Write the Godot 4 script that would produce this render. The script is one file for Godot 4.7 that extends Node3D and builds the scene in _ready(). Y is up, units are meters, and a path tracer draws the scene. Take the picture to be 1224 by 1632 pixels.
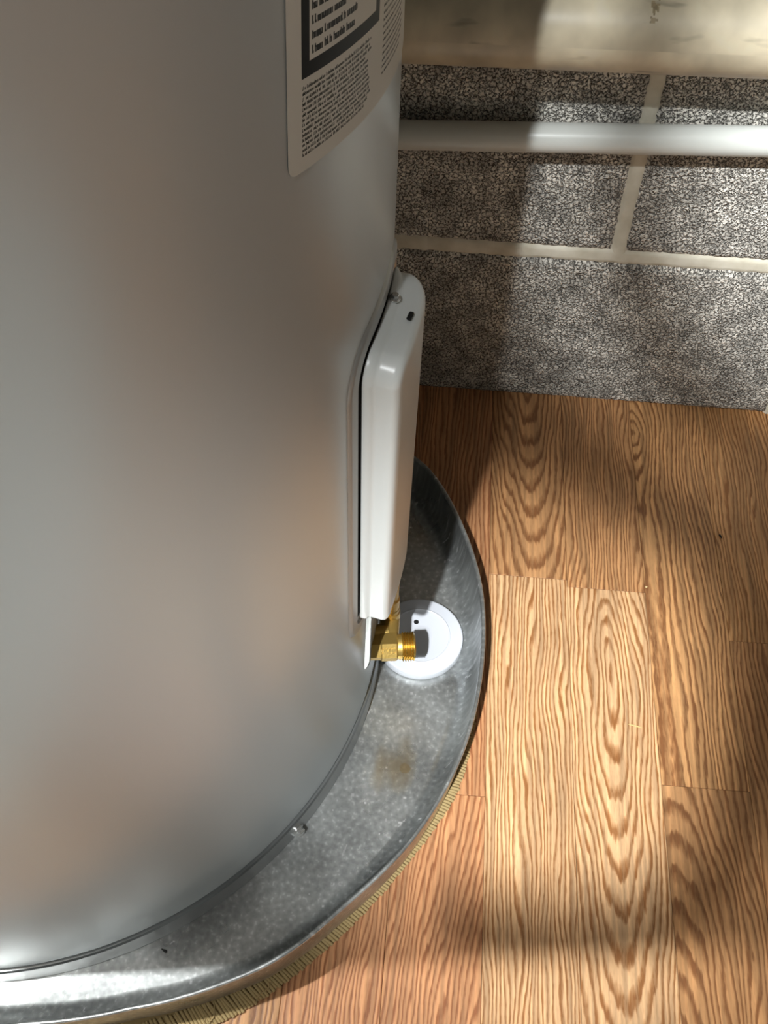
extends Node3D

# ---------------------------------------------------------------- mesh builder
class PB:
	var v := PackedVector3Array()
	var n := PackedVector3Array()
	var uv := PackedVector2Array()
	var idx := PackedInt32Array()

	# nu x nv cells; f(u, v) gives a point, g(u, v) its texture place
	func grid(nu: int, nv: int, f: Callable, g: Callable, closed := false, inside := Vector3.INF) -> void:
		var pts := PackedVector3Array()
		for i in nu + 1:
			for j in nv + 1:
				pts.append(f.call(float(i) / nu, float(j) / nv))
		var nr := PackedVector3Array()
		nr.resize(pts.size())
		var w := nv + 1
		var tri := PackedInt32Array()
		for i in nu:
			for j in nv:
				var a := i * w + j
				tri.append_array(PackedInt32Array([a, a + 1, a + w, a + 1, a + w + 1, a + w]))
		var lean := 0.0
		var mid := Vector3.ZERO
		for p in pts:
			mid += p
		mid /= pts.size()
		if inside != Vector3.INF:
			mid = inside
		for t in range(0, tri.size(), 3):
			var a := pts[tri[t]]
			var c := (pts[tri[t + 2]] - a).cross(pts[tri[t + 1]] - a)
			for k in 3:
				nr[tri[t + k]] += c
			lean += c.dot(a - mid)
		if closed:
			for j in w:
				var s := nr[j] + nr[nu * w + j]
				nr[j] = s
				nr[nu * w + j] = s
		var base := v.size()
		for i in nu + 1:
			for j in nv + 1:
				var k := i * w + j
				v.append(pts[k])
				n.append((nr[k] if lean >= 0.0 else -nr[k]).normalized())
				uv.append(g.call(float(i) / nu, float(j) / nv))
		for t in range(0, tri.size(), 3):
			if lean >= 0.0:
				idx.append_array(PackedInt32Array([base + tri[t], base + tri[t + 1], base + tri[t + 2]]))
			else:
				idx.append_array(PackedInt32Array([base + tri[t], base + tri[t + 2], base + tri[t + 1]]))

	func face(p: PackedVector3Array, u: PackedVector2Array, out: Vector3) -> void:
		var c := (p[2] - p[0]).cross(p[1] - p[0])
		var nn := c.normalized()
		var flip := nn.dot(out) < 0.0
		if flip:
			nn = -nn
		var base := v.size()
		for k in p.size():
			v.append(p[k])
			n.append(nn)
			uv.append(u[k])
		for k in range(1, p.size() - 1):
			if flip:
				idx.append_array(PackedInt32Array([base, base + k + 1, base + k]))
			else:
				idx.append_array(PackedInt32Array([base, base + k, base + k + 1]))

	# a box with chamfered edges; texture in metres, shifted by off
	func box(c: Vector3, size: Vector3, bev: float, off := Vector2.ZERO) -> void:
		var h := size * 0.5
		var faces := []
		for ax in 3:
			for s in [-1.0, 1.0]:
				var a := (ax + 1) % 3
				var b := (ax + 2) % 3
				var p := PackedVector3Array()
				for q in [[-1, -1], [1, -1], [1, 1], [-1, 1]]:
					var t := Vector3.ZERO
					t[ax] = s * h[ax]
					t[a] = q[0] * (h[a] - bev)
					t[b] = q[1] * (h[b] - bev)
					p.append(t)
				faces.append([ax, s, p])
				_put(p, c, ax, off, p[0] + p[2])
		if bev <= 0.0:
			return
		for ax in 3:
			var a := (ax + 1) % 3
			var b := (ax + 2) % 3
			for sa in [-1.0, 1.0]:
				for sb in [-1.0, 1.0]:
					var p := PackedVector3Array()
					for q in [[-1, 0], [1, 0], [1, 1], [-1, 1]]:
						var t := Vector3.ZERO
						t[ax] = q[0] * (h[ax] - bev)
						t[a] = sa * (h[a] - (bev if q[1] else 0.0))
						t[b] = sb * (h[b] - (0.0 if q[1] else bev))
						p.append(t)
					_put(p, c, a, off, p[0] + p[2])
		for sx in [-1.0, 1.0]:
			for sy in [-1.0, 1.0]:
				for sz in [-1.0, 1.0]:
					var k := Vector3(sx * h.x, sy * h.y, sz * h.z)
					var p := PackedVector3Array([k - Vector3(0, sy, sz) * bev, k - Vector3(sx, 0, sz) * bev, k - Vector3(sx, sy, 0) * bev])
					_put(p, c, 1, off, k)

	func _put(p: PackedVector3Array, c: Vector3, ax: int, off: Vector2, out: Vector3) -> void:
		var q := PackedVector3Array()
		var u := PackedVector2Array()
		for t in p:
			q.append(c + t)
			u.append((Vector2(c.z + t.z, c.y + t.y) if ax == 0 else Vector2(c.x + t.x, c.z + t.z) if ax == 1 else Vector2(c.x + t.x, c.y + t.y)) + off)
		face(q, u, out)

	# profile of (radius, height) turned round the axis that xf carries (its y)
	func lathe(prof: Array, seg: int, xf := Transform3D.IDENTITY, crease := false) -> void:
		var runs := []
		if crease:
			for k in prof.size() - 1:
				runs.append([prof[k], prof[k + 1]])
		else:
			runs.append(prof)
		var mid := Vector3.ZERO
		for p in prof:
			mid.y += p.y / prof.size()
		for run in runs:
			var m: int = run.size() - 1
			grid(seg, m, func(a, b): 
				var p: Vector2 = run[roundi(b * m)]
				return xf * Vector3(p.x * cos(a * TAU), p.y, p.x * sin(a * TAU)), func(a, b): return Vector2(a * TAU * 0.05, run[roundi(b * m)].y), true, xf * mid)

	# the same with flat facets: hexagons
	func facets(prof: Array, seg: int, xf: Transform3D) -> void:
		var mid := Vector3.ZERO
		for p in prof:
			mid.y += p.y / prof.size()
		for k in prof.size() - 1:
			for j in seg:
				var q := PackedVector3Array()
				for c in [[k, j], [k + 1, j], [k + 1, j + 1], [k, j + 1]]:
					var p: Vector2 = prof[c[0]]
					q.append(xf * Vector3(p.x * cos(c[1] * TAU / seg), p.y, p.x * sin(c[1] * TAU / seg)))
				if prof[k].x < 0.00001:
					q.remove_at(0)
				elif prof[k + 1].x < 0.00001:
					q.remove_at(2)
				face(q, PackedVector2Array([Vector2.ZERO, Vector2.RIGHT, Vector2.ONE, Vector2.DOWN]), (q[0] + q[1] + q[2]) / 3.0 - xf * mid)

	func tube(path: PackedVector3Array, rad: PackedFloat32Array, seg: int, caps := true) -> void:
		var up := Vector3.UP
		var fr := []
		for k in path.size():
			var d := (path[mini(k + 1, path.size() - 1)] - path[maxi(k - 1, 0)]).normalized()
			if absf(d.dot(up)) > 0.95:
				up = Vector3.RIGHT if absf(d.x) < 0.9 else Vector3.BACK
			var s := d.cross(up).normalized()
			up = s.cross(d).normalized()
			fr.append([s, up, d])
		var m := path.size() - 1
		var base := v.size()
		for k in m + 1:
			for j in seg + 1:
				var a := TAU * j / seg
				var r: Vector3 = fr[k][0] * cos(a) + fr[k][1] * sin(a)
				v.append(path[k] + r * rad[k])
				n.append(r)
				uv.append(Vector2(float(j) / seg, path[0].distance_to(path[k])))
		var w := seg + 1
		for k in m:
			for j in seg:
				var a := base + k * w + j
				idx.append_array(PackedInt32Array([a, a + 1, a + w, a + 1, a + w + 1, a + w]))
		if caps:
			for e in [0, m]:
				var p := PackedVector3Array()
				var u := PackedVector2Array()
				for j in seg:
					p.append(v[base + e * w + j])
					u.append(Vector2(float(j) / seg, 0))
				face(p, u, fr[e][2] * (-1.0 if e == 0 else 1.0))

	func mesh() -> ArrayMesh:
		var a := []
		a.resize(Mesh.ARRAY_MAX)
		a[Mesh.ARRAY_VERTEX] = v
		a[Mesh.ARRAY_NORMAL] = n
		a[Mesh.ARRAY_TEX_UV] = uv
		a[Mesh.ARRAY_INDEX] = idx
		var m := ArrayMesh.new()
		m.add_surface_from_arrays(Mesh.PRIMITIVE_TRIANGLES, a)
		return m

# ---------------------------------------------------------------- scene helpers
var taken := {}
var rng := RandomNumberGenerator.new()

func numbered(called: String) -> String:
	taken[called] = taken.get(called, -1) + 1
	return called if taken[called] == 0 else "%s_%03d" % [called, taken[called]]

func obj(called: String, pb: PB, m: Material, parent: Node = self) -> MeshInstance3D:
	var o := MeshInstance3D.new()
	o.name = numbered(called) if parent == self else called
	o.mesh = pb.mesh()
	o.material_override = m
	parent.add_child(o, true)
	return o

func base(called: String, at := Vector3.ZERO) -> Node3D:
	var o := Node3D.new()
	o.name = numbered(called)
	o.position = at
	add_child(o)
	return o

func tag(o: Node, label: String, category: String, group := "") -> void:
	o.set_meta("label", label)
	o.set_meta("category", category)
	if group:
		o.set_meta("group", group)

func struct(o: Node, label := "") -> void:
	o.set_meta("kind", "structure")
	if label:
		o.set_meta("label", label)

func mat(c: Color, rough: float, metal := 0.0, spec := 0.5) -> StandardMaterial3D:
	var m := StandardMaterial3D.new()
	m.albedo_color = c
	m.roughness = rough
	m.metallic = metal
	m.metallic_specular = spec
	m.cull_mode = BaseMaterial3D.CULL_DISABLED
	return m

func noise_img(w: int, h: int, type: int, freq: float, sd: int, octaves := 1, sx := 1.0) -> PackedByteArray:
	var fn := FastNoiseLite.new()
	fn.noise_type = type
	fn.frequency = freq
	fn.seed = sd
	fn.fractal_type = FastNoiseLite.FRACTAL_FBM if octaves > 1 else FastNoiseLite.FRACTAL_NONE
	fn.fractal_octaves = octaves
	if type == FastNoiseLite.TYPE_CELLULAR:
		fn.cellular_return_type = FastNoiseLite.RETURN_DISTANCE2_SUB
	var im: Image
	if sx != 1.0:
		im = fn.get_image(maxi(2, roundi(w / sx)), h, false, false, true)
		im.resize(w, h, Image.INTERPOLATE_CUBIC)
	else:
		im = fn.get_image(w, h, false, false, true)
	im.convert(Image.FORMAT_L8)
	return im.get_data()

func tex_of(w: int, h: int, d: PackedByteArray) -> ImageTexture:
	return ImageTexture.create_from_image(Image.create_from_data(w, h, false, Image.FORMAT_RGB8, d))

# ---------------------------------------------------------------- places
const TANK := Vector2(-0.3199, -0.4265)   # axis of the heater (x, z)
const RT := 0.3003                        # radius of its jacket
const PAN := Vector2(-0.3209, -0.4251)
const PANY := 0.007

func cyl(deg: float, y: float, d := 0.0) -> Vector3:   # a point on the jacket, d in front of it, in world axes
	var a := deg_to_rad(deg)
	return Vector3(TANK.x + (RT + d) * cos(a), y, TANK.y + (RT + d) * sin(a))

func wall_z(x: float) -> float:
	return -0.7606 + 0.0194 * x

# ---------------------------------------------------------------- build
func _ready() -> void:
	rng.seed = 7
	# camera
	var cam := Camera3D.new()
	cam.name = "camera"
	cam.transform = Transform3D(Basis(Vector3(0.99674248, 0.02321224, -0.07723749), Vector3(-0.076344, 0.58030595, -0.81081231), Vector3(0.0260006, 0.81406769, 0.58018770)), Vector3(0, 0.82, 0))
	cam.fov = 54.04316
	cam.near = 0.01
	add_child(cam)
	cam.current = true
	# air and exposure
	var we := WorldEnvironment.new()
	we.name = "surroundings"
	var env := Environment.new()
	env.background_mode = Environment.BG_COLOR
	env.background_color = Color(0.02, 0.02, 0.02)
	env.tonemap_mode = Environment.TONE_MAPPER_LINEAR
	env.tonemap_exposure = 1.0
	env.sdfgi_enabled = true
	env.ssao_enabled = true
	env.ssil_enabled = true
	we.environment = env
	add_child(we)
	# lamps, all out of view: two bare ceiling bulbs and two spotlight heads
	unseen_bulb(Vector3(-0.41, 2.30, 1.01), 1.3, Color(0.98, 0.995, 1.0), 0.03)  # unseen bulb, placed to light wall and floor from the front left
	unseen_bulb(Vector3(-1.2, 2.30, -0.02), 7.2, Color(0.98, 0.995, 1.0), 0.03)  # unseen bulb, placed to brighten the tank and the floor before it
	unseen_spot(Vector3(-0.35, 2.24, 0.88), Vector3(0.125, 0.0, -0.375), 14.5, 5.8, "unseen small black spotlight head placed to light the floor beside the pan")  # unseen head, placed to make the bright pool beside the pan
	unseen_spot(Vector3(-0.37, 2.24, 0.91), Vector3(0.33, 0.28, -0.757), 14.0, 6.5, "unseen small black spotlight head placed to brighten the block wall")  # unseen head, placed to brighten the right of the wall
	build_room()
	build_floor()
	build_wall()
	build_heater()
	build_pan()
	build_mat()
	build_disc()
	build_pipes()
	build_bits()
	build_unseen_rug()
	build_unseen_hose()

func unseen_bulb(at: Vector3, energy: float, c: Color, size: float) -> void:
	var l := OmniLight3D.new()
	l.name = "unseen_bulb_light"
	l.position = at
	l.light_color = c
	l.light_energy = energy
	l.light_size = size
	l.omni_range = 8.0
	l.omni_attenuation = 2.0
	l.shadow_enabled = true
	add_child(l)
	var t := base("unseen_ceiling_lamp", Vector3(at.x, 2.4, at.z))
	tag(t, "unseen bare round bulb in a white ceiling holder " + ("behind the viewer, placed to light the wall and floor" if at.x > -1.0 else "left of the heater, placed to brighten the tank"), "lamp")
	var p := PB.new()
	p.lathe([Vector2(0.0, 0.0), Vector2(0.055, 0.0), Vector2(0.055, -0.012), Vector2(0.03, -0.03), Vector2(0.022, -0.055), Vector2(0.0, -0.055)], 32)
	obj("holder", p, mat(Color(0.85, 0.84, 0.8), 0.5), t)
	p = PB.new()
	var prof := []
	for k in 13:
		var a := PI * k / 12.0
		prof.append(Vector2(maxf(0.0, sin(a)) * 0.032, at.y - 2.4 - cos(a) * 0.036))
	p.lathe(prof, 24)
	var m := mat(Color(1, 1, 1), 0.4)
	m.emission_enabled = true
	m.emission = c
	m.emission_energy_multiplier = 3.0
	obj("bulb", p, m, t)

func unseen_spot(at: Vector3, aim: Vector3, energy: float, half: float, text: String) -> void:
	var l := SpotLight3D.new()
	l.name = "unseen_spot_light"
	l.position = at
	l.basis = Basis.looking_at(aim - at, Vector3.UP)
	l.light_color = Color(0.98, 0.995, 1.0)
	l.light_energy = energy
	l.light_size = 0.02
	l.spot_range = 8.0
	l.spot_attenuation = 2.0
	l.spot_angle = half
	l.spot_angle_attenuation = 1.0
	l.shadow_enabled = true
	add_child(l)
	var t := base("unseen_spotlight", at)
	tag(t, text, "lamp")
	var ax := (aim - at).normalized()
	var side := ax.cross(Vector3.RIGHT).normalized()
	var xf := Transform3D(Basis(side, ax, side.cross(ax)), Vector3.ZERO)
	var black := mat(Color(0.05, 0.05, 0.05), 0.5)
	var p := PB.new()
	p.lathe([Vector2(0.0125, -0.004), Vector2(0.0140, -0.003), Vector2(0.0145, -0.008), Vector2(0.0140, -0.030), Vector2(0.009, -0.040), Vector2(0.0, -0.040)], 28, xf, true)
	obj("housing", p, black, t)
	p = PB.new()
	p.lathe([Vector2(0.0, -0.0075), Vector2(0.0130, -0.0075), Vector2(0.0130, -0.0095), Vector2(0.0, -0.0095)], 28, xf, true)
	var m := mat(Color(1, 1, 1), 0.4)
	m.emission_enabled = true
	m.emission = Color(0.98, 0.995, 1.0)
	m.emission_energy_multiplier = 2.0
	obj("lens", p, m, t)
	p = PB.new()
	p.tube(PackedVector3Array([-ax * 0.036, Vector3(-ax.x * 0.036, 2.41 - at.y, -ax.z * 0.036)]), PackedFloat32Array([0.004, 0.004]), 12)
	obj("stem", p, black, t)

func build_room() -> void:
	var paint := mat(Color(0.40, 0.40, 0.38), 0.9)
	var dark := mat(Color(0.30, 0.26, 0.22), 0.9)
	for s in [["wall_left", Vector3(-1.65, 1.2, 0.75), Vector3(0.1, 2.5, 3.4)], ["wall_right", Vector3(1.85, 1.2, 0.75), Vector3(0.1, 2.5, 3.4)], ["wall_front", Vector3(0.1, 1.2, 2.4), Vector3(3.6, 2.5, 0.1)]]:
		var p := PB.new()
		p.box(s[1], s[2], 0.0)
		struct(obj(s[0], p, paint))
	var p := PB.new()
	p.box(Vector3(0.1, 2.46, 0.75), Vector3(3.6, 0.1, 3.5), 0.0)
	struct(obj("ceiling", p, dark))

# ---------------------------------------------------------------- floor
# One strip of oak: u runs along the strip (metres, towards +z), v across it.
# c: where the heart line lies across the strip, u0: the eye of the figure, up / down: how fast the figure opens above and below it
func wood(w: int, h: int, len_m: float, wid: float, c: float, u0: float, up: float, down: float, freq: float, sway: float, sat: float, light: Color, line: Color, sd: int) -> ImageTexture:
	var warp := noise_img(h, w, FastNoiseLite.TYPE_SIMPLEX_SMOOTH, 0.014, sd, 2, 5.0)
	var rag := noise_img(h, w, FastNoiseLite.TYPE_SIMPLEX_SMOOTH, 0.10, sd + 1, 2, 5.0)
	var pore := noise_img(h, w, FastNoiseLite.TYPE_SIMPLEX, 0.42, sd + 2, 1, 9.0)
	var streak := noise_img(h, w, FastNoiseLite.TYPE_SIMPLEX_SMOOTH, 0.09, sd + 3, 2, 24.0)
	var d := PackedByteArray()
	d.resize(w * h * 3)
	var o := 0
	for j in h:
		var u := len_m * j / h
		var e := (u - u0) * down if u > u0 else (u0 - u) * up
		e = sat * (1.0 - exp(-e / sat))
		e = e * e + 0.00001
		var cc := c + sway * sin(u * 9.0 + sd) + 0.35 * sway * sin(u * 23.0 + sd * 2.0)
		for i in w:
			var vv := wid * i / w - cc
			var kt := i * h + j
			vv += (warp[kt] - 127) * 0.000035
			var rho := sqrt(vv * vv + e) * freq + (rag[kt] - 127) * 0.0011
			var t := rho - floorf(rho)
			var dk := clampf((t - 0.42) * 3.2, 0.0, 1.0) * clampf((1.0 - t) * 7.0, 0.0, 1.0)
			dk = dk * (0.80 + (streak[kt] - 127) * 0.0040) + maxf(0.0, (pore[kt] - 150) * 0.0045) * (0.35 + 0.65 * dk)
			dk = clampf(dk, 0.0, 1.0)
			var b := 1.0 + (streak[kt] - 127) * 0.0012 + (warp[kt] - 127) * 0.0006
			d[o] = clampi(int((light.r + (line.r - light.r) * dk) * b * 255.0), 0, 255)
			d[o + 1] = clampi(int((light.g + (line.g - light.g) * dk) * b * 255.0), 0, 255)
			d[o + 2] = clampi(int((light.b + (line.b - light.b) * dk) * b * 255.0), 0, 255)
			o += 3
	return tex_of(w, h, d)

func wood_mat(t: Texture2D) -> StandardMaterial3D:
	var m := mat(Color(1, 1, 1), 0.42, 0.0, 0.45)
	m.albedo_texture = t
	m.heightmap_enabled = true
	m.heightmap_texture = t
	m.heightmap_scale = 0.03
	m.texture_repeat = false
	return m

const X0 := 0.0807    # the long seam right of the pan
const SW := 0.0745    # width of a strip

func strip(parent: Node3D, k: int, z0: float, z1: float, m: Material, t0 := 0.0, t1 := 1.0) -> void:
	var p := PB.new()
	var x0 := X0 + SW * k
	p.box(Vector3(x0 + SW * 0.5, -0.005, (z0 + z1) * 0.5), Vector3(SW - 0.00025, 0.01, z1 - z0 - 0.0003), 0.0003)
	for i in p.uv.size():
		p.uv[i] = Vector2((p.v[i].x - x0) / SW, lerpf(t0, t1, (p.v[i].z - z0) / (z1 - z0)))
	obj("plank", p, m, parent)

func build_floor() -> void:
	var f := base("floor")
	struct(f, "oak look laminate floor of long narrow strips")
	var p := PB.new()
	p.box(Vector3(0.1, -0.06, 0.75), Vector3(3.6, 0.1, 3.5), 0.0)
	struct(obj("subfloor", p, mat(Color(0.3, 0.25, 0.2), 0.9), f))
	var gold := Color(0.80, 0.64, 0.475)
	var goldline := Color(0.52, 0.34, 0.19)
	var brown := Color(0.70, 0.52, 0.35)
	var brownline := Color(0.46, 0.30, 0.18)
	var red := Color(0.72, 0.52, 0.36)
	var redline := Color(0.50, 0.31, 0.19)
	var tan := Color(0.76, 0.57, 0.38)
	# k, from z, to z, heart across, eye along, opening above, below, rings per metre, sway, colours
	var rows := [
		[-2, -0.76, 0.2, 0.02, 0.62, 0.055, 0.13, 290.0, 0.006, red, redline],
		[-1, -0.76, -0.3007, 0.14, 0.2, 0.12, 0.12, 230.0, 0.004, red, redline],
		[-1, -0.3007, 0.25, 0.105, 0.55, 0.14, 0.17, 290.0, 0.009, red, redline],
		[0, -0.76, -0.521, 0.040, -0.10, 0.1, 0.135, 250.0, 0.003, brown, brownline],
		[0, -0.521, 0.3, 0.145, 0.2, 0.05, 0.05, 270.0, 0.002, gold, goldline],
		[1, -0.76, -0.5135, -0.10, 0.1, 0.1, 0.1, 280.0, 0.003, brown, brownline],
		[1, -0.5135, 0.3, 0.033, 0.085, 0.2, 0.125, 255.0, 0.003, gold, goldline],
		[2, -0.76, -0.324, 0.006, 0.045, 0.5, 0.4, 250.0, 0.006, tan, brownline],
		[2, -0.324, 0.35, 0.004, 0.33, 0.16, 0.16, 240.0, 0.008, brown, brownline],
		[3, -0.76, -0.4684, -0.13, 0.2, 0.1, 0.1, 260.0, 0.004, tan, goldline],
		[3, -0.4684, 0.25, 0.2, 0.3, 0.1, 0.1, 250.0, 0.003, brown, brownline],
		[4, -0.76, -0.2, 0.16, 0.2, 0.1, 0.1, 260.0, 0.003, tan, goldline],
	]
	var sd := 11
	var stock := []
	for r in rows:
		var len_m: float = r[2] - r[1]
		var m := wood_mat(wood(176, mini(2040, int(len_m * 2200.0)), len_m, SW, r[3], r[4], r[5], r[6], r[7], r[8], 0.022 if r[5] == 0.5 else 1.0, r[9], r[10], sd))
		strip(f, r[0], r[1], r[2], m)
		stock.append(m)
		sd += 17
	# the rest of the room: the same boards in other places
	for k in range(-22, 24):
		var near := k >= -2 and k <= 4
		var z := -0.76
		if near:
			z = 0.0
			for r in rows:
				if r[0] == k:
					z = maxf(z if z > 0.0 else -9.0, r[2])
		elif k < -2 or k > 4:
			z = -0.76
		var first := true
		while z < 2.4:
			var l := rng.randf_range(0.35, 0.8)
			if first and not near:
				l = rng.randf_range(0.15, 0.7)
			first = false
			var z1 := minf(z + l, 2.4)
			if 2.4 - z1 < 0.1:
				z1 = 2.4
			strip(f, k, z, z1, stock[rng.randi() % stock.size()])
			z = z1

# ---------------------------------------------------------------- block wall
func block_texture(w: int, sd: int, tint: Color, crevice_shade: float) -> ImageTexture:
	var cell := noise_img(w, w, FastNoiseLite.TYPE_CELLULAR, 0.075, sd)
	var cell2 := noise_img(w, w, FastNoiseLite.TYPE_CELLULAR, 0.15, sd + 1)
	var worm := noise_img(w, w, FastNoiseLite.TYPE_SIMPLEX_SMOOTH, 0.085, sd + 2, 3)
	var big := noise_img(w, w, FastNoiseLite.TYPE_SIMPLEX_SMOOTH, 0.008, sd + 3, 3)
	var d := PackedByteArray()
	d.resize(w * w * 3)
	for i in w * w:
		var c := cell[i] / 255.0
		var wm := absf(worm[i] - 127.0) / 60.0
		var hgt := clampf(0.5 + (c - 0.3) * 1.3, 0.0, 1.0) * 0.45 + clampf(wm, 0.0, 1.0) * 0.45 + (cell2[i] / 255.0) * 0.25
		var k := clampf(1.0 - crevice_shade + crevice_shade * hgt * 1.75, 0.10, 1.0) * (0.93 + (big[i] - 127) * 0.0016)  # low spots darker: crevice shade is painted into the block colour
		d[i * 3] = clampi(int(tint.r * k * 255.0), 0, 255)
		d[i * 3 + 1] = clampi(int(tint.g * k * 255.0), 0, 255)
		d[i * 3 + 2] = clampi(int(tint.b * k * 255.0), 0, 255)
	return tex_of(w, w, d)

func build_wall() -> void:
	var wroot := base("wall_back", Vector3(0, 0, -0.7606))
	wroot.basis = Basis(Vector3.UP, -0.0194) * Basis(Vector3.BACK, 0.018)
	struct(wroot, "grey split texture concrete block wall with cream mortar joints")
	var tb := block_texture(1024, 3, Color(0.93, 0.91, 0.87), 0.84)
	var bm := mat(Color(1, 1, 1), 0.95, 0.0, 0.25)
	bm.albedo_texture = tb
	bm.uv1_scale = Vector3(3.2, 3.2, 1)
	bm.heightmap_enabled = true
	bm.heightmap_texture = tb
	bm.heightmap_scale = 0.35
	var mm := mat(Color(0.90, 0.88, 0.82), 0.9, 0.0, 0.3)
	var mt := NoiseTexture2D.new()
	mt.width = 512
	mt.height = 512
	var fn := FastNoiseLite.new()
	fn.frequency = 0.02
	fn.fractal_octaves = 4
	fn.seed = 4
	mt.noise = fn
	var gr := Gradient.new()
	gr.set_color(0, Color(0.86, 0.85, 0.82))
	gr.set_color(1, Color(1, 1, 1))
	mt.color_ramp = gr
	mm.albedo_texture = mt
	mm.uv1_scale = Vector3(3, 3, 1)
	mm.heightmap_enabled = true
	mm.heightmap_texture = mt
	mm.heightmap_scale = 0.2
	var p := PB.new()
	var fz := FastNoiseLite.new()
	fz.frequency = 24.0
	fz.seed = 9
	p.box(Vector3(0.1, 1.2, -0.055), Vector3(3.7, 2.5, 0.1), 0.0)
	obj("mortar_bed", p, mat(Color(0.5, 0.48, 0.44), 0.95), wroot)
	# joints and blocks, course by course
	var lift := [-0.012, 0.1925, 0.393, 0.593, 0.793, 0.993, 1.193, 1.393, 1.593, 1.793, 1.993, 2.193]
	for c in lift.size():
		var y0: float = lift[c]
		var y1: float = 2.42 if c == lift.size() - 1 else lift[c + 1]
		for i in 9:
			var x := (-0.0225 if c % 2 == 0 else 0.1775) + (i - 4) * 0.4055 - (0.022 if c % 2 == 0 and i < 5 else 0.0)
			var x1 := x + 0.4055 + (0.022 if c % 2 == 0 and i == 4 else 0.0)
			block(wroot, x + 0.0048, x1 - 0.0048, y0 + 0.0068, y1 - 0.0068, bm, fz, absf(x - 0.1) < 0.6 and y0 < 0.6)
			if absf(x - 0.2) < 0.5 and y0 < 0.6:
				joint(wroot, Vector2(x - 0.008, y0 + 0.002), Vector2(x + 0.008, y1 - 0.002), mm, fz, 0.004 if c == 1 else 0.0, false)
		if y0 > 0.0 and y0 < 0.6:
			joint(wroot, Vector2(-0.7, y0 - 0.0095), Vector2(0.9, y0 + 0.0095), mm, fz, 0.0, true)

func block(parent: Node3D, x0: float, x1: float, y0: float, y1: float, m: Material, fz: FastNoiseLite, fine: bool) -> void:
	var p := PB.new()
	var off := Vector2(rng.randf(), rng.randf())
	if not fine:
		p.box(Vector3((x0 + x1) * 0.5, (y0 + y1) * 0.5, -0.03), Vector3(x1 - x0, y1 - y0, 0.06), 0.003, off)
	else:
		# a rough face whose rim falls back to the joint
		p.grid(80, 40, func(u, v):
			var x := lerpf(x0, x1, u)
			var y := lerpf(y0, y1, v)
			var e := minf(minf(x - x0, x1 - x), minf(y - y0, y1 - y))
			var back := 0.004 * pow(clampf(1.0 - e / 0.0045, 0.0, 1.0), 2.0)
			var edge := 1.0 if e < 0.0001 else 0.0
			return Vector3(x + edge * fz.get_noise_2d(x * 9.0, y * 9.0) * 0.0015, y + edge * fz.get_noise_2d(y * 9.0 + 5.0, x * 9.0) * 0.0015, fz.get_noise_2d(x * 6.0, y * 6.0) * 0.0016 - back), func(u, v): return Vector2(lerpf(x0, x1, u), lerpf(y0, y1, v)) + off, false, Vector3((x0 + x1) * 0.5, (y0 + y1) * 0.5, -0.5))
		p.box(Vector3((x0 + x1) * 0.5, (y0 + y1) * 0.5, -0.034), Vector3(x1 - x0 - 0.003, y1 - y0 - 0.003, 0.056), 0.0, off)
	obj("block", p, m, parent)

func joint(parent: Node3D, a: Vector2, b: Vector2, m: Material, fz: FastNoiseLite, slant: float, lying: bool) -> void:
	var p := PB.new()
	var n_long := int((b.x - a.x if lying else b.y - a.y) / 0.006)
	p.grid(n_long if lying else 6, 6 if lying else n_long, func(u, v):
		var x := lerpf(a.x, b.x, u)
		var y := lerpf(a.y, b.y, v)
		var s: float = v if lying else u
		var e := 1.0 - absf(s * 2.0 - 1.0)
		var wob := fz.get_noise_2d(x * 3.0 + 7.0, y * 3.0) * 0.003 * (1.0 - e)
		if not lying:
			x += -slant * (v - 0.5) + wob
		else:
			y += wob
		return Vector3(x, y, -0.0006 - 0.0035 * pow(1.0 - e, 4.0) - 0.0008 * e + fz.get_noise_2d(x * 2.0, y * 2.0 + 3.0) * 0.0008), func(u, v): return Vector2(lerpf(a.x, b.x, u), lerpf(a.y, b.y, v)), false, Vector3((a.x + b.x) * 0.5, (a.y + b.y) * 0.5, -0.5))
	obj("mortar_joint", p, m, parent)

# ---------------------------------------------------------------- water heater
func on_tank(o: Vector3) -> Vector3:   # world -> the heater's own axes
	return o - Vector3(TANK.x, PANY, TANK.y)

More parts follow.
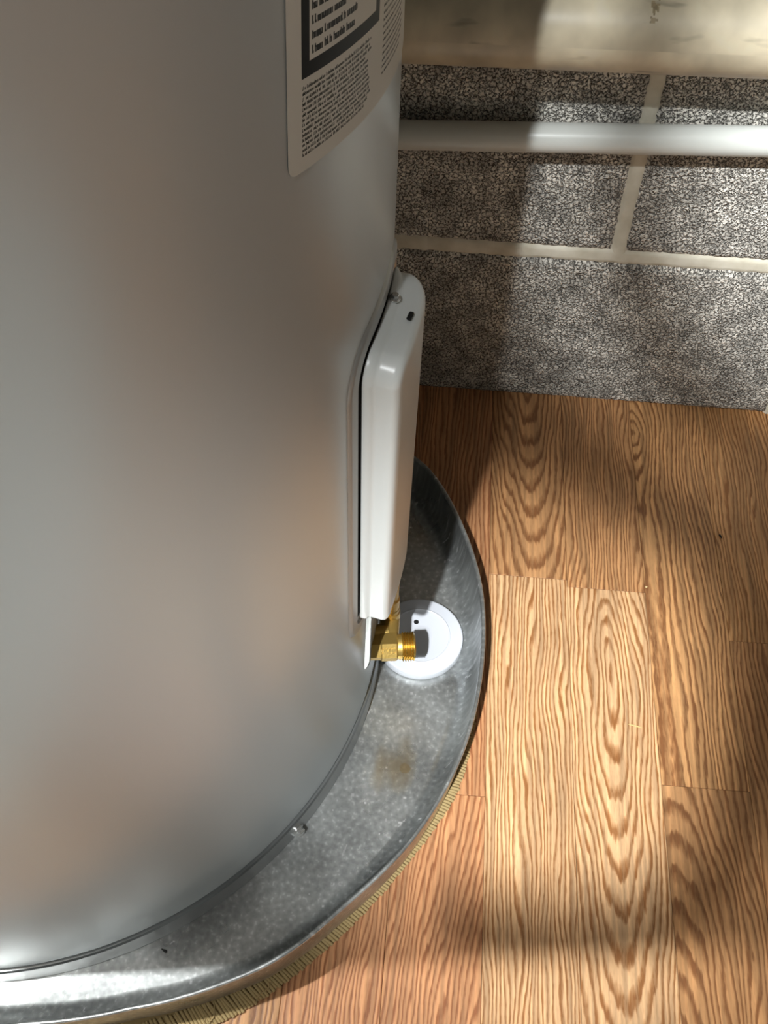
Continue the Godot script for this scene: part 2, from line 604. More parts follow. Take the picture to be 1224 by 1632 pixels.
func build_heater() -> void:
	var t := base("water_heater", Vector3(TANK.x, PANY, TANK.y))
	tag(t, "tall grey painted steel water heater tank standing in the round metal pan", "water heater")
	var steel := mat(Color(0.73, 0.748, 0.75), 0.29, 0.3)
	var p := PB.new()
	p.lathe([Vector2(RT - 0.003, 0.0295), Vector2(RT - 0.0006, 0.0298), Vector2(RT, 0.0306), Vector2(RT, 0.5), Vector2(RT, 1.40), Vector2(RT - 0.004, 1.415), Vector2(RT - 0.02, 1.42), Vector2(0.0, 1.425)], 160)
	# keep the sheet straight: normals along the side are level
	for i in p.v.size():
		if p.v[i].y > 0.0306 - 0.0001 and p.v[i].y < 1.401:
			p.n[i] = Vector3(p.v[i].x, 0, p.v[i].z).normalized()
		p.uv[i] = Vector2(atan2(p.v[i].z, p.v[i].x) * RT, p.v[i].y)
	obj("jacket", p, steel, t)
	# base ring under the jacket
	p = PB.new()
	p.lathe([Vector2(0.28, 0.0), Vector2(RT + 0.0022, 0.0), Vector2(RT + 0.0026, 0.0008), Vector2(RT + 0.0026, 0.0255), Vector2(RT + 0.0014, 0.0272), Vector2(RT - 0.004, 0.0274), Vector2(RT - 0.006, 0.031)], 160, Transform3D.IDENTITY, true)
	for i in p.v.size():
		p.uv[i] = Vector2(atan2(p.v[i].z, p.v[i].x) * RT, p.v[i].y)
	var galv := metal_mat(Color(0.6, 0.61, 0.61), 0.3)
	var ring := obj("base_ring", p, galv, t)
	var chrome := mat(Color(0.85, 0.85, 0.84), 0.22, 0.9)
	screw(ring, Vector3((RT + 0.0026) * cos(deg_to_rad(34.6)), 0.0105, (RT + 0.0026) * sin(deg_to_rad(34.6))), Vector3(cos(deg_to_rad(34.6)), 0, sin(deg_to_rad(34.6))), 0.0042, chrome)
	cover(t, chrome)
	label(t)
	valve(t)
	# lip of the jacket where it is cut out round the valve
	p = PB.new()
	p.grid(40, 8, func(u, v):
		var y := lerpf(0.205, 0.094, u)
		var d := 0.0056 * sqrt(clampf((y - 0.0935) / 0.016, 0.0, 1.0))
		var s: float = v * 2.0 - 1.0
		var deg: float = 11.7 - 0.16 * s + 0.7 * (0.205 - y) / 0.1
		var q := cyl(deg, y, -0.001 + d * (1.0 - absf(s)) + 0.0 * s)
		return on_tank(q), func(u, v): return Vector2(u, v))
	obj("jacket_lip", p, mat(Color(0.60, 0.60, 0.59), 0.3, 0.6), t)
	# pipes that leave the top
	var cop := mat(Color(0.72, 0.45, 0.30), 0.35, 0.9)
	for s in [-0.1, 0.1]:
		p = PB.new()
		p.tube(PackedVector3Array([Vector3(s, 1.41, 0), Vector3(s, 2.38, 0)]), PackedFloat32Array([0.0111, 0.0111]), 16)
		obj("supply_pipe", p, cop, t)

func metal_mat(c: Color, rough: float) -> StandardMaterial3D:
	var m := mat(c, rough, 0.85)
	return m

func screw(parent: Node3D, at: Vector3, out: Vector3, r: float, m: Material) -> void:
	var p := PB.new()
	var up := out.normalized()
	var side := up.cross(Vector3(0.3, 0.9, 0.1)).normalized()
	var xf := Transform3D(Basis(side, up, side.cross(up)), at)
	p.lathe([Vector2(0.0, 0.0), Vector2(r * 1.35, 0.0), Vector2(r * 1.35, r * 0.3), Vector2(r * 1.0, r * 0.42), Vector2(0.0, r * 0.42)], 20, xf, true)
	p.facets([Vector2(r * 0.95, r * 0.4), Vector2(r * 0.95, r * 1.05), Vector2(r * 0.75, r * 1.3), Vector2(0.0, r * 1.3)], 6, xf)
	obj("screw", p, m, parent)

# rounded outline of the access cover: arc length along the jacket and height; t in 0..1
func outline(t: float, grow: float) -> Vector2:
	var s0 := -0.006 - grow
	var s1 := 0.0822 + grow
	var y0 := 0.203 - grow
	var y1 := 0.459 + grow
	var r := [0.006 + grow, 0.016 + grow, 0.022 + grow, 0.012 + grow]   # bottom near, top near, top far, bottom far
	var w := s1 - s0
	var h := y1 - y0
	# walk: near side up, top towards the far side, far side down, bottom back
	var k := int(floorf(t * 4.0)) % 4
	var f := t * 4.0 - floorf(t * 4.0)
	var c: Vector2
	var a: Vector2
	var b: Vector2
	var ra: float
	if k == 0:
		a = Vector2(s1, y0 + r[0]); b = Vector2(s1, y1 - r[1]); c = Vector2(s1 - r[1], y1 - r[1]); ra = r[1]
	elif k == 1:
		a = Vector2(s1 - r[1], y1); b = Vector2(s0 + r[2], y1); c = Vector2(s0 + r[2], y1 - r[2]); ra = r[2]
	elif k == 2:
		a = Vector2(s0, y1 - r[2]); b = Vector2(s0, y0 + r[3]); c = Vector2(s0 + r[3], y0 + r[3]); ra = r[3]
	else:
		a = Vector2(s0 + r[3], y0); b = Vector2(s1 - r[0], y0); c = Vector2(s1 - r[0], y0 + r[0]); ra = r[0]
	if f < 0.6:
		return a.lerp(b, f / 0.6)
	var ang := (1.0 - (f - 0.6) / 0.4) * PI * 0.5 + (0.0)
	var dirs := [Vector2(1, 0), Vector2(0, 1), Vector2(-1, 0), Vector2(0, -1)]
	var d0: Vector2 = dirs[k]
	var d1: Vector2 = dirs[(k + 1) % 4]
	return c + ra * (d0 * sin(ang) + d1 * cos(ang))

func cover_point(sy: Vector2, d: float) -> Vector3:
	# the far side of the cover sinks to the jacket in a wide curve
	var fall := clampf((sy.x + 0.006) / 0.034, 0.0, 1.0)
	var dd := maxf(minf(d, 0.0022), d * (1.0 - pow(1.0 - fall, 2.2)))
	return on_tank(cyl(rad_to_deg(sy.x / RT), sy.y, dd))

func cover(t: Node3D, chrome: Material) -> void:
	var paint := mat(Color(0.83, 0.84, 0.83), 0.3, 0.0, 0.5)
	var grey := mat(Color(0.62, 0.62, 0.61), 0.34, 0.5)
	var black := mat(Color(0.02, 0.02, 0.02), 0.8)
	# pressed rim of the jacket round the opening
	var p := PB.new()
	var rim := [[0.0155, -0.0004], [0.0140, 0.0012], [0.0120, 0.0016], [0.0052, 0.0017], [0.0042, 0.0014], [0.0036, -0.0005]]
	p.grid(160, rim.size() - 1, func(u, v):
		var q = rim[roundi(v * (rim.size() - 1))]
		var sy := outline(u, q[0])
		return on_tank(cyl(rad_to_deg(sy.x / RT), sy.y, q[1])), func(u, v): return Vector2(u, v), true)
	obj("opening_rim", p, grey, t)
	p = PB.new()
	p.grid(160, 1, func(u, v):
		var sy := outline(u * 0.46, lerpf(-0.004, 0.0045, v))
		return on_tank(cyl(rad_to_deg(sy.x / RT), sy.y, 0.0004)), func(u, v): return Vector2(u, v), false, on_tank(Vector3(TANK.x, 0.33, TANK.y)))
	obj("gap_shade", p, black, t)  # flat black strip painting the shade inside the gap
	# the cover itself: skirt, wall, rounded ridge, face
	p = PB.new()
	var prof := [[-0.0012, 0.0010], [-0.0002, 0.0014], [0.0, 0.0022], [-0.0004, 0.0056], [-0.0022, 0.0066], [-0.0027, 0.0090], [-0.0030, 0.0160], [-0.0036, 0.0182], [-0.0050, 0.0196], [-0.0068, 0.0203], [-0.010, 0.0205]]
	var m := prof.size() - 1
	p.grid(200, m, func(u, v):
		var q = prof[roundi(v * m)]
		return cover_point(outline(u, q[0]), q[1]), func(u, v): return Vector2(u, v), true)
	p.grid(200, 10, func(u, v):
		var sy := outline(u, -0.010)
		var mid := Vector2(0.040, clampf(sy.y, 0.25, 0.415))
		return cover_point(sy.lerp(mid, v), 0.0205), func(u, v): return Vector2(u, v), true, on_tank(cyl(7.5, 0.33, -0.1)))
	var c := obj("access_cover", p, paint, t)
	c.set_meta("label", "pale grey painted access cover with rounded corners")
	# screw and slot on the top edge
	screw(c, on_tank(cyl(6.1, 0.4590, 0.0050)), Vector3(0.05, 1, 0.06), 0.0024, chrome)
	p = PB.new()
	p.box(Vector3.ZERO, Vector3(0.0026, 0.0016, 0.0062), 0.0006)
	var s := obj("slot", p, black, c)
	s.position = on_tank(cyl(8.0, 0.4583, 0.0150))
	s.rotation.y = -0.25

func label(t: Node3D) -> void:
	var W := 1024
	var H := 768
	var wid := 0.17
	var hei := 0.1275
	var im := Image.create(W, H, false, Image.FORMAT_RGB8)
	im.fill(Color(0.80, 0.79, 0.76))
	var px := W / wid
	var R := func(a0: float, a1: float, b0: float, b1: float, c: Color):   # metres from the lower left corner
		im.fill_rect(Rect2i(int(a0 * px), int(H - b1 * px), maxi(1, int((a1 - a0) * px)), maxi(1, int((b1 - b0) * px))), c)
	var ink := Color(0.06, 0.06, 0.065)
	var grey := Color(0.10, 0.10, 0.095)
	R.call(0.0088, 0.0765, 0.0335, 0.1275, ink)
	R.call(0.0138, 0.0715, 0.0385, 0.1275, Color(0.80, 0.79, 0.76))
	# small print: rows of strokes too fine to read
	var write := func(a0: float, a1: float, b: float, tall: float, ragged: float):
		var a := a0
		var stop: float = a1 - rng.randf() * ragged
		while a < stop:
			var word := rng.randi_range(2, 9)
			for k in word:
				var cw: float = tall * 0.62
				if a + cw > stop:
					break
				var kind := rng.randi() % 4
				var s: float = tall * 0.3
				R.call(a, a + s, b, b + tall * (1.0 if kind < 2 else 0.72), grey)
				if kind != 1:
					R.call(a + cw * 0.55, a + cw * 0.55 + s, b, b + tall * 0.72, grey)
				if kind != 3:
					R.call(a, a + cw * 0.7, b + (tall * 0.52 if kind == 0 else 0.0), b + (tall * 0.72 if kind == 0 else s), grey)
				a += cw
			a += tall * 0.45
	for k in 14:
		write.call(0.0090, 0.0690, 0.0295 - k * 0.00185, 0.00138, 0.012 if k in [3, 6, 12, 13] else 0.004)
	for k in 20:
		write.call(0.0155, 0.0690, 0.0402 + k * 0.0047, 0.0029, 0.03)
	for k in 44:
		write.call(0.0830, 0.1280, 0.0100 + k * 0.0026, 0.00125, 0.012)
	var tx := ImageTexture.create_from_image(im)
	var m := mat(Color(1, 1, 1), 0.42, 0.0, 0.22)
	m.albedo_texture = tx
	m.texture_repeat = false
	var p := PB.new()
	var place := func(a: float, b: float, d: float) -> Vector3:
		var s := deg_to_rad(26.5) * RT - a * 0.985 - b * 0.07
		return on_tank(cyl(rad_to_deg(s / RT), 0.6025 - a * 0.185 + b, d))
	var rc := 0.005
	for side in 2:   # top sheet, then its edge
		if side == 0:
			p.grid(60, 24, func(u, v):
				var b: float = hei * v * v
				var inset := rc - sqrt(maxf(0.0, rc * rc - (rc - b) * (rc - b))) if b < rc else 0.0
				var a := lerpf(inset, wid, u)
				return place.call(a, b, 0.0004), func(u, v):
				var b: float = hei * v * v
				var inset := rc - sqrt(maxf(0.0, rc * rc - (rc - b) * (rc - b))) if b < rc else 0.0
				return Vector2(lerpf(inset, wid, u) / wid, 1.0 - b / hei), false, on_tank(Vector3(TANK.x, 0.66, TANK.y)))
	var o := obj("label_sticker", p, m, t)
	o.set_meta("label", "white printed sticker with a black frame and rows of small print")

func valve(t: Node3D) -> void:
	var brass := mat(Color(0.74, 0.62, 0.35), 0.45, 0.85)
	var tn := NoiseTexture2D.new()
	tn.width = 256
	tn.height = 256
	tn.seamless = true
	var fn := FastNoiseLite.new()
	fn.frequency = 0.09
	fn.seed = 5
	tn.noise = fn
	brass.uv1_triplanar = true
	brass.uv1_scale = Vector3(14, 14, 14)
	brass.heightmap_enabled = true
	brass.heightmap_texture = tn
	brass.heightmap_scale = 0.015
	var ax := Vector3(1, 0, -0.128).normalized()
	var c := on_tank(Vector3(-0.0160, 0.0855, -0.3874))
	var up := Vector3(0.10, 0.68, 0.72)
	up = (up - ax * up.dot(ax)).normalized()
	# lathe axis (y) along the outlet
	var xf := Transform3D(Basis(up, ax, up.cross(ax)), c)
	var p := PB.new()
	# hexagonal body
	var hexr := 0.0122
	var hx := Transform3D(xf.basis.rotated(ax, PI / 6.0), c)
	p.facets([Vector2(0.0, -0.012), Vector2(hexr - 0.0012, -0.012), Vector2(hexr - 0.0012, -0.0006), Vector2(hexr - 0.001, 0.0), Vector2(hexr, 0.0012), Vector2(hexr, 0.0130), Vector2(hexr - 0.001, 0.0141), Vector2(0.0, 0.0143)], 6, hx)
	# neck
	p.lathe([Vector2(0.0098, 0.012), Vector2(0.0098, 0.0138), Vector2(0.0104, 0.0155), Vector2(0.0106, 0.0200)], 40, xf)
	var body := obj("drain_valve", p, brass, t)
	body.set_meta("label", "cast brass drain valve with a threaded outlet")
	# hose thread
	p = PB.new()
	var pr := []
	for k in 5:
		var y := 0.0176 + k * 0.0021
		pr.append_array([Vector2(0.0108, y), Vector2(0.0122, y + 0.0008), Vector2(0.0122, y + 0.0012), Vector2(0.0108, y + 0.002)])
	pr.append_array([Vector2(0.0108, 0.0280), Vector2(0.0100, 0.0286), Vector2(0.0084, 0.0286), Vector2(0.0080, 0.028), Vector2(0.0080, 0.016), Vector2(0.0, 0.016)])
	p.lathe(pr, 48, xf, true)
	obj("thread", p, mat(Color(0.84, 0.70, 0.34), 0.25, 0.95), body)
	# stem and bonnet going up under the cover
	p = PB.new()
	var bx := Transform3D(Basis.IDENTITY, c + Vector3(0.0060, -0.012, -0.0300))
	p.lathe([Vector2(0.0, 0.0), Vector2(0.0082, 0.0), Vector2(0.0082, 0.022), Vector2(0.0074, 0.024), Vector2(0.0074, 0.028), Vector2(0.0070, 0.0285), Vector2(0.0070, 0.042), Vector2(0.006, 0.044), Vector2(0.006, 0.075), Vector2(0.0, 0.075)], 32, bx, true)
	obj("bonnet", p, brass, body)
	# nipple into the tank
	p = PB.new()
	p.tube(PackedVector3Array([c + Vector3(0.006, 0.0, -0.012), c + Vector3(-0.03, 0.0, -0.008)]), PackedFloat32Array([0.0090, 0.0090]), 24)
	p.tube(PackedVector3Array([c + Vector3(0.0065, 0.0, -0.002), c + Vector3(0.006, -0.002, -0.032)]), PackedFloat32Array([0.0082, 0.0082]), 24)
	obj("nipple", p, brass, body)
	# raised cast letters on the flat that looks at the viewer
	var tm := TextMesh.new()
	var sf := SystemFont.new()
	sf.font_names = PackedStringArray(["Droid Sans"])
	sf.font_weight = 700
	tm.font = sf
	tm.text = "BHIS"
	tm.font_size = 32
	tm.pixel_size = 0.00019
	tm.depth = 0.0012
	var o := MeshInstance3D.new()
	o.name = "cast_letters"
	o.mesh = tm
	o.material_override = brass
	var face_n := up
	o.transform = Transform3D(Basis(ax, face_n.cross(ax), face_n), c + ax * 0.0064 + face_n * (hexr * 0.866 + 0.0004))
	body.add_child(o)

# ---------------------------------------------------------------- drain pan
const RIM := [[-180, 0.325], [-120, 0.325], [-90, 0.325], [-60, 0.335], [-42, 0.355], [-29.7, 0.3700], [-26.9, 0.3765], [-22.1, 0.3811], [-16.3, 0.3848], [-10.3, 0.3885], [-5.6, 0.3907], [0.0, 0.3915], [7.0, 0.3922], [11.9, 0.3926], [17.0, 0.3922], [23.2, 0.39], [28.9, 0.3865], [34.1, 0.3818], [38.8, 0.3775], [44.5, 0.3748], [49.0, 0.3712], [54.8, 0.3637], [57.5, 0.3597], [63.9, 0.3510], [75.1, 0.3415], [95, 0.334], [120, 0.33], [150, 0.326], [180, 0.325]]

func rim_r(deg: float) -> float:
	var d := fposmod(deg + 180.0, 360.0) - 180.0
	for k in RIM.size() - 1:
		if d <= RIM[k + 1][0]:
			var f: float = (d - RIM[k][0]) / (RIM[k + 1][0] - RIM[k][0])
			# smooth through the listed points
			var a: float = RIM[maxi(k - 1, 0)][1]
			var e: float = RIM[mini(k + 2, RIM.size() - 1)][1]
			return cubic_interpolate(RIM[k][1], RIM[k + 1][1], a, e, f) if absf(RIM[k + 1][0] - RIM[k][0]) < 12.0 else lerpf(RIM[k][1], RIM[k + 1][1], f)
	return 0.325

func pan_texture() -> ImageTexture:
	var w := 1024
	var a := noise_img(w, w, FastNoiseLite.TYPE_SIMPLEX_SMOOTH, 0.008, 31, 4)
	var b := noise_img(w, w, FastNoiseLite.TYPE_SIMPLEX, 0.12, 32, 3)
	var d := PackedByteArray()
	d.resize(w * w * 3)
	for i in w * w:
		var s := 0.68 + (a[i] - 127) * 0.0009 + (b[i] - 127) * 0.0006
		if b[i] > 205:
			s += 0.08
		d[i * 3] = clampi(int(s * 252.0), 0, 255)
		d[i * 3 + 1] = clampi(int(s * 255.0), 0, 255)
		d[i * 3 + 2] = clampi(int(s * 253.0), 0, 255)
	var im := Image.create_from_data(w, w, false, Image.FORMAT_RGB8, d)
	# scratches: short bright strokes
	for k in 420:
		var x := rng.randf() * w
		var y := rng.randf() * w
		var ang := rng.randf() * TAU
		var l := rng.randi_range(2, 16) if k % 12 else rng.randi_range(20, 60)
		var g := rng.randf_range(0.75, 0.97)
		for s in l:
			x += cos(ang)
			y += sin(ang)
			ang += rng.randf_range(-0.04, 0.04)
			im.set_pixel(posmod(int(x), w), posmod(int(y), w), Color(g, g, g))
	for k in 900:
		var g := rng.randf_range(0.8, 1.0)
		im.fill_rect(Rect2i(rng.randi() % (w - 4), rng.randi() % (w - 4), rng.randi_range(1, 3), rng.randi_range(1, 3)), Color(g, g, g))
	# a tan water stain on the right of the floor; texture spans x and z -0.45..0.45 round the axis
	var cx := (0.001 - PAN.x + 0.45) / 0.9 * w
	var cy := (-0.3207 - PAN.y + 0.45) / 0.9 * w
	for y in range(int(cy) - 40, int(cy) + 40):
		for x in range(int(cx) - 40, int(cx) + 40):
			var q := Vector2((x - cx) / 30.0, (y - cy) / 24.0)
			var l := q.length() + (a[posmod(y, w) * w + posmod(x * 3, w)] - 127) * 0.006
			var k := clampf(1.0 - l, 0.0, 1.0) * 0.5
			if Vector2(x - cx - 12, y - cy - 4).length() < 5.0:
				k = 0.8
			im.set_pixel(x, y, im.get_pixel(x, y).lerp(Color(0.62, 0.53, 0.38), k))
	return ImageTexture.create_from_image(im)

func build_pan() -> void:
	var t := base("drain_pan", Vector3(PAN.x, PANY - 0.0012, PAN.y))
	tag(t, "round shallow metal drain pan with scratched floor under the water heater", "drain pan")
	var m := mat(Color(1, 1, 1), 0.36, 0.82)
	m.albedo_texture = pan_texture()
	var rn := NoiseTexture2D.new()
	rn.width = 512
	rn.height = 512
	rn.seamless = true
	var fn := FastNoiseLite.new()
	fn.frequency = 0.02
	fn.fractal_octaves = 5
	fn.seed = 41
	rn.noise = fn
	var gr := Gradient.new()
	gr.set_color(0, Color(0.22, 0.22, 0.22))
	gr.set_color(1, Color(0.44, 0.44, 0.44))
	rn.color_ramp = gr
	m.roughness = 1.0
	m.roughness_texture = rn
	# inner skin, rolled edge, outer skin
	var prof := [[-0.42, 0.0], [-0.30, 0.0], [-0.10, 0.0], [-0.04, 0.0], [-0.0225, 0.0002], [-0.0175, 0.0015], [-0.0125, 0.0050], [-0.0085, 0.0105], [-0.0055, 0.0180], [-0.0035, 0.030], [-0.0018, 0.0505]]
	var k := prof.size() - 1
	var p := PB.new()
	p.grid(360, k, func(u, v):
		var q = prof[roundi(v * k)]
		var deg: float = u * 360.0 - 180.0
		var r: float = maxf(0.0, rim_r(deg) + q[0])
		var a := deg_to_rad(deg)
		return Vector3(r * cos(a), 0.0012 + q[1], r * sin(a)), func(u, v): return Vector2.ZERO, true, Vector3(0, -5, 0))
	for i in p.v.size():
		p.uv[i] = Vector2(p.v[i].x / 0.9 + 0.5, p.v[i].z / 0.9 + 0.5)
	obj("pan_floor", p, m, t)
	var outer := [[-0.0018, 0.0505], [-0.0012, 0.0524], [0.0, 0.0532], [0.0014, 0.0528], [0.0020, 0.0515], [0.0016, 0.0500], [0.0004, 0.0494], [-0.0006, 0.0490], [-0.0006, 0.020], [-0.0010, 0.004], [-0.0030, 0.0], [-0.02, -0.0]]
	var k2 := outer.size() - 1
	p = PB.new()
	p.grid(360, k2, func(u, v):
		var q = outer[roundi(v * k2)]
		var deg: float = u * 360.0 - 180.0
		var r: float = rim_r(deg) + q[0]
		var a := deg_to_rad(deg)
		return Vector3(r * cos(a), 0.0012 + q[1], r * sin(a)), func(u, v): return Vector2.ZERO, true)
	for i in p.v.size():
		p.uv[i] = Vector2(atan2(p.v[i].z, p.v[i].x) * 0.42, p.v[i].y * 2.0)
	obj("rolled_rim", p, m, t)

# ---------------------------------------------------------------- woven mat under the pan
func mat_r(deg: float) -> float:
	var pts := [[-180.0, 0.322], [-60.0, 0.325], [-30.0, 0.36], [0.0, 0.394], [17.9, 0.3978], [20.6, 0.3951], [26.9, 0.3885], [33.7, 0.3838], [41.0, 0.3805], [47.3, 0.3785], [52.2, 0.3776], [56.3, 0.3756], [70.0, 0.365], [90.0, 0.35], [130.0, 0.335], [180.0, 0.322]]
	for k in pts.size() - 1:
		if deg <= pts[k + 1][0]:
			return lerpf(pts[k][1], pts[k + 1][1], (deg - pts[k][0]) / (pts[k + 1][0] - pts[k][0]))
	return 0.322

func build_mat() -> void:
	var t := base("woven_mat", Vector3(PAN.x, 0.0, PAN.y))
	tag(t, "tan woven straw mat with a ribbed edge sticking out from under the metal pan", "mat")
	var straw := mat(Color(0.62, 0.54, 0.38), 0.85, 0.0, 0.3)
	var p := PB.new()
	p.grid(180, 3, func(u, v):
		var deg: float = u * 360.0 - 180.0
		var a := deg_to_rad(deg)
		var q = [[0.0, 0.004], [1.0, 0.004], [1.0, 0.0002], [0.0, 0.0002]][roundi(v * 3)]
		var r: float = (mat_r(deg) - 0.003) * q[0]
		return Vector3(r * cos(a), q[1], r * sin(a)), func(u, v): return Vector2(u, v), true)
	obj("backing", p, mat(Color(0.55, 0.47, 0.32), 0.9, 0.0, 0.3), t)
	# wrapped cords of the edge, each lying across it
	p = PB.new()
	var deg := -40.0
	while deg < 100.0:
		var r := mat_r(deg) + rng.randf_range(-0.0008, 0.0008)
		var tilt := rng.randf_range(0.006, 0.014)
		var path := PackedVector3Array()
		var rad := PackedFloat32Array()
		for k in 6:
			var f := k / 5.0
			var a := deg_to_rad(deg) + tilt * (1.0 - f)
			var rr := lerpf(r - 0.018, r, f)
			path.append(Vector3(rr * cos(a), [0.0042, 0.0046, 0.0046, 0.0044, 0.0036, 0.0014][k], rr * sin(a)))
			rad.append(0.00135)
		p.tube(path, rad, 7)
		deg += rng.randf_range(0.36, 0.42)
	var cords := obj("edge_cords", p, straw, t)
	cords.set_meta("kind", "stuff")
	# loose strands
	p = PB.new()
	for s in [[49.0, 0.372], [49.6, 0.374], [50.2, 0.37], [55.8, 0.366], [56.3, 0.370], [56.6, 0.364], [57.2, 0.369]]:
		var a := deg_to_rad(s[0])
		var q := Vector3(s[1] * cos(a), 0.0052, s[1] * sin(a))
		var dir := Vector3(rng.randf_range(-1, 1), 0, rng.randf_range(-1, 1)).normalized()
		var path := PackedVector3Array()
		for k in 6:
			path.append(q + dir * (k * 0.0035) + Vector3(sin(k * 1.1) * 0.0015, 0.0006 * sin(k * 0.6), cos(k) * 0.001))
		p.tube(path, PackedFloat32Array([0.0005, 0.0005, 0.0005, 0.0004, 0.0004, 0.0003]), 6)
	var ls := obj("loose_strands", p, straw, t)
	ls.set_meta("kind", "stuff")

# ---------------------------------------------------------------- white disc in the pan
func build_disc() -> void:
	var t := base("plastic_disc", Vector3(0.0174, PANY + 0.0002, -0.4380))
	tag(t, "white round plastic disc with a small hole lying on the pan floor", "disc")
	var white := mat(Color(0.74, 0.75, 0.775), 0.45)
	var R := 0.0390
	var h := 0.011
	var p := PB.new()
	p.lathe([Vector2(0.0, 0.0), Vector2(R - 0.002, 0.0), Vector2(R, 0.0015), Vector2(R, h - 0.002), Vector2(R - 0.0006, h - 0.0008), Vector2(R - 0.002, h), Vector2(R - 0.0113, h + 0.0002), Vector2(R - 0.0116, h + 0.0013), Vector2(R - 0.0127, h + 0.0013), Vector2(R - 0.0133, h + 0.0002), Vector2(0.0115, h), Vector2(0.0108, h - 0.0005), Vector2(0.0100, h), Vector2(0.0, h)], 96)
	obj("body", p, white, t)
	p = PB.new()
	p.lathe([Vector2(0.0, 0.0003), Vector2(0.0020, 0.0003), Vector2(0.0023, 0.0)], 20)
	var o := obj("hole", p, mat(Color(0.01, 0.01, 0.01), 0.9), t)
	o.position = Vector3(-0.0042, h + 0.0001, -0.0135)

# ---------------------------------------------------------------- pipes on the wall
func build_pipes() -> void:
	var white := mat(Color(0.82, 0.83, 0.81), 0.28)
	var p := PB.new()
	var r := 0.0121
	var off := 0.0146
	var A := Vector3(-0.9, 0, 0)
	var path := PackedVector3Array()
	var rad := PackedFloat32Array()
	for k in 24:
		var x := lerpf(-0.55, 1.3, k / 23.0)
		path.append(Vector3(x, 0.3203 + 0.0674 * x, wall_z(x) + off))
		rad.append(r)
	p.tube(path, rad, 40)
	var o := obj("water_pipe", p, white)
	tag(o, "thin white plastic pipe running along the block wall", "pipe")
	# the wide cream drain pipe above it
	var cream := mat(Color(0.82, 0.78, 0.69), 0.38)
	var w := 1024
	var hh := 256
	var n1 := noise_img(w, hh, FastNoiseLite.TYPE_SIMPLEX_SMOOTH, 0.012, 51, 4)
	var n2 := noise_img(w, hh, FastNoiseLite.TYPE_SIMPLEX_SMOOTH, 0.03, 52, 4, 5.0)
	var d := PackedByteArray()
	d.resize(w * hh * 3)
	for i in w * hh:
		var s := 0.96 + (n1[i] - 127) * 0.0009 - maxf(0.0, n2[i] - 195) * 0.005
		d[i * 3] = clampi(int(s * 250.0), 0, 255)
		d[i * 3 + 1] = clampi(int(s * 248.0), 0, 255)
		d[i * 3 + 2] = clampi(int(s * 243.0), 0, 255)
	var pim := Image.create_from_data(w, hh, false, Image.FORMAT_RGB8, d)
	var mx := int(fposmod((0.1435 + 0.085) * 1.6, 1.0) * w)
	for k in 340:   # a dirty ring and the runs below it
		var a := rng.randf() * TAU
		var q := Vector2(mx + cos(a) * 12.0 + rng.randfn(0.0, 1.2), 0.37 * hh + sin(a) * 15.0 + rng.randfn(0.0, 1.2))
		if k > 230:
			q = Vector2(mx + 3 + rng.randfn(0.0, 2.5), 0.37 * hh + rng.randf_range(-70.0, 70.0))
		var g := rng.randf_range(0.25, 0.6) if k < 120 else rng.randf_range(0.6, 0.8)
		pim.fill_rect(Rect2i(int(q.x), int(q.y), rng.randi_range(2, 5), rng.randi_range(2, 5)), Color(g, g * 0.95, g * 0.85))
	cream.albedo_texture = ImageTexture.create_from_image(pim)
	p = PB.new()
	path = PackedVector3Array()
	rad = PackedFloat32Array()
	var R := 0.0302
	for k in 30:
		var x := lerpf(-0.085, 1.3, k / 29.0)
		path.append(Vector3(x, 0.4275 + 0.0343 * x, wall_z(x) + 0.0318))
		rad.append(R)
	p.tube(path, rad, 56)
	for i in p.uv.size():
		p.uv[i] = Vector2(p.uv[i].y * 1.6, p.uv[i].x)
	o = obj("drain_pipe", p, cream)
	tag(o, "wide cream plastic drain pipe with dirt marks above the thin pipe", "pipe")

# ---------------------------------------------------------------- unseen pale floor covering below the viewer, placed to reflect grey onto the tank
func build_unseen_rug() -> void:
	var m := mat(Color(0.78, 0.78, 0.76), 0.95, 0.0, 0.2)
	var p := PB.new()
	p.grid(180, 40, func(u, v):
		var x := lerpf(-1.45, 0.75, u)
		var z := lerpf(0.02, 0.68, v)
		return Vector3(x, 0.006 + 0.0012 * sin(u * 560.0) * cos(v * 120.0) - (0.005 if u < 0.001 or u > 0.999 or v < 0.001 or v > 0.999 else 0.0), z), func(u, v): return Vector2(u, v), false, Vector3(-0.6, -1, 0.4))
	var o := obj("unseen_rug", p, m)
	tag(o, "unseen pale grey woven floor covering before the heater, placed for its grey reflection", "unseen_rug")

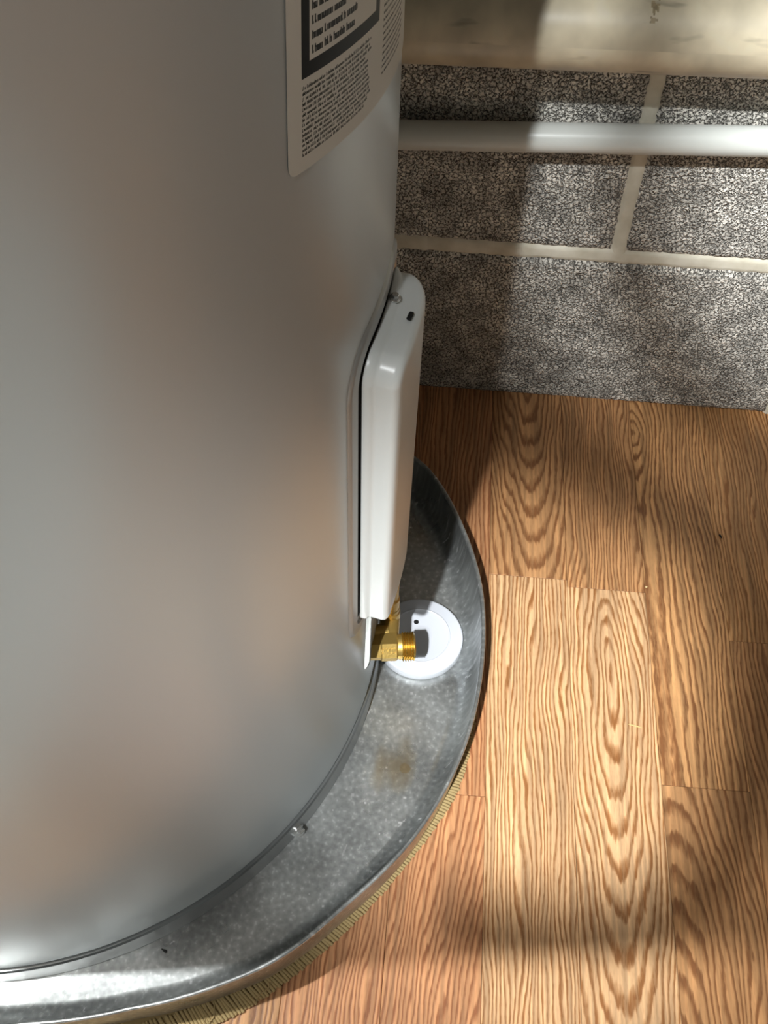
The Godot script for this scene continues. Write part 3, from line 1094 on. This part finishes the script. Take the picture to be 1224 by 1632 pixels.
# ---------------------------------------------------------------- unseen hose between lamps and floor, curled to cast the soft dark bands
func build_unseen_hose() -> void:
	var c := Curve3D.new()
	var pts := [Vector3(-0.246, 2.41, 0.53), Vector3(-0.248, 2.1, 0.525), Vector3(-0.246, 1.86, 0.52), Vector3(-0.244, 1.772, 0.515), Vector3(-0.235, 1.745, 0.507), Vector3(-0.217, 1.703, 0.501), Vector3(-0.193, 1.668, 0.489), Vector3(-0.172, 1.634, 0.477), Vector3(-0.150, 1.589, 0.477), Vector3(-0.139, 1.544, 0.480), Vector3(-0.130, 1.487, 0.480), Vector3(-0.130, 1.441, 0.481), Vector3(-0.140, 1.407, 0.477), Vector3(-0.156, 1.385, 0.471), Vector3(-0.172, 1.362, 0.460), Vector3(-0.191, 1.351, 0.454)]
	for k in pts.size():
		var d: Vector3 = (pts[mini(k + 1, pts.size() - 1)] - pts[maxi(k - 1, 0)]) * 0.16
		c.add_point(pts[k], -d, d)
	var path := PackedVector3Array()
	var rad := PackedFloat32Array()
	var l := c.get_baked_length()
	for k in 81:
		path.append(c.sample_baked(l * k / 80.0, true))
		rad.append(0.012)
	var p := PB.new()
	p.tube(path, rad, 14)
	var o := obj("unseen_hose", p, mat(Color(0.35, 0.35, 0.34), 0.6))
	tag(o, "unseen grey hose hanging from the ceiling, curled to cast dark bands on the floor", "hose")

# ---------------------------------------------------------------- crumbs and dirt
func bit(called: String, at: Vector3, size: Vector3, turn: float, c: Color, label: String, category: String) -> void:
	var p := PB.new()
	p.grid(12, 8, func(u, v):
		var a: float = u * TAU
		var b: float = (v - 0.5) * PI
		var k: float = 1.0 + 0.22 * sin(a * 3.0 + at.x * 90.0) * cos(b)
		return Vector3(cos(a) * cos(b) * size.x * k, sin(b) * size.y, sin(a) * cos(b) * size.z * k), func(u, v): return Vector2(u, v), true)
	var o := obj(called, p, mat(c, 0.7))
	o.position = at + Vector3(0, size.y * 0.9, 0)
	o.rotation.y = turn
	tag(o, label, category)

func build_bits() -> void:
	bit("dark_crumb", Vector3(-0.1595, PANY, -0.1583), Vector3(0.0026, 0.0010, 0.0010), -0.4, Color(0.05, 0.04, 0.03), "dark speck of dirt on the front of the pan floor", "crumb")
	bit("floor_speck", Vector3(0.3096, 0.0, -0.586), Vector3(0.0010, 0.0006, 0.0026), 0.4, Color(0.05, 0.04, 0.03), "tiny black speck on the floor strips right of the pan", "crumb")
	bit("straw_piece", Vector3(0.2107, 0.0, -0.3754), Vector3(0.0060, 0.0005, 0.0005), -0.2, Color(0.85, 0.75, 0.5), "short pale piece of straw lying on the light floor strip", "straw")
	bit("wood_crumb", Vector3(0.2310, 0.0, -0.5195), Vector3(0.0012, 0.0008, 0.0010), 0.1, Color(0.85, 0.75, 0.55), "small pale crumb by the plank end joint", "crumb")
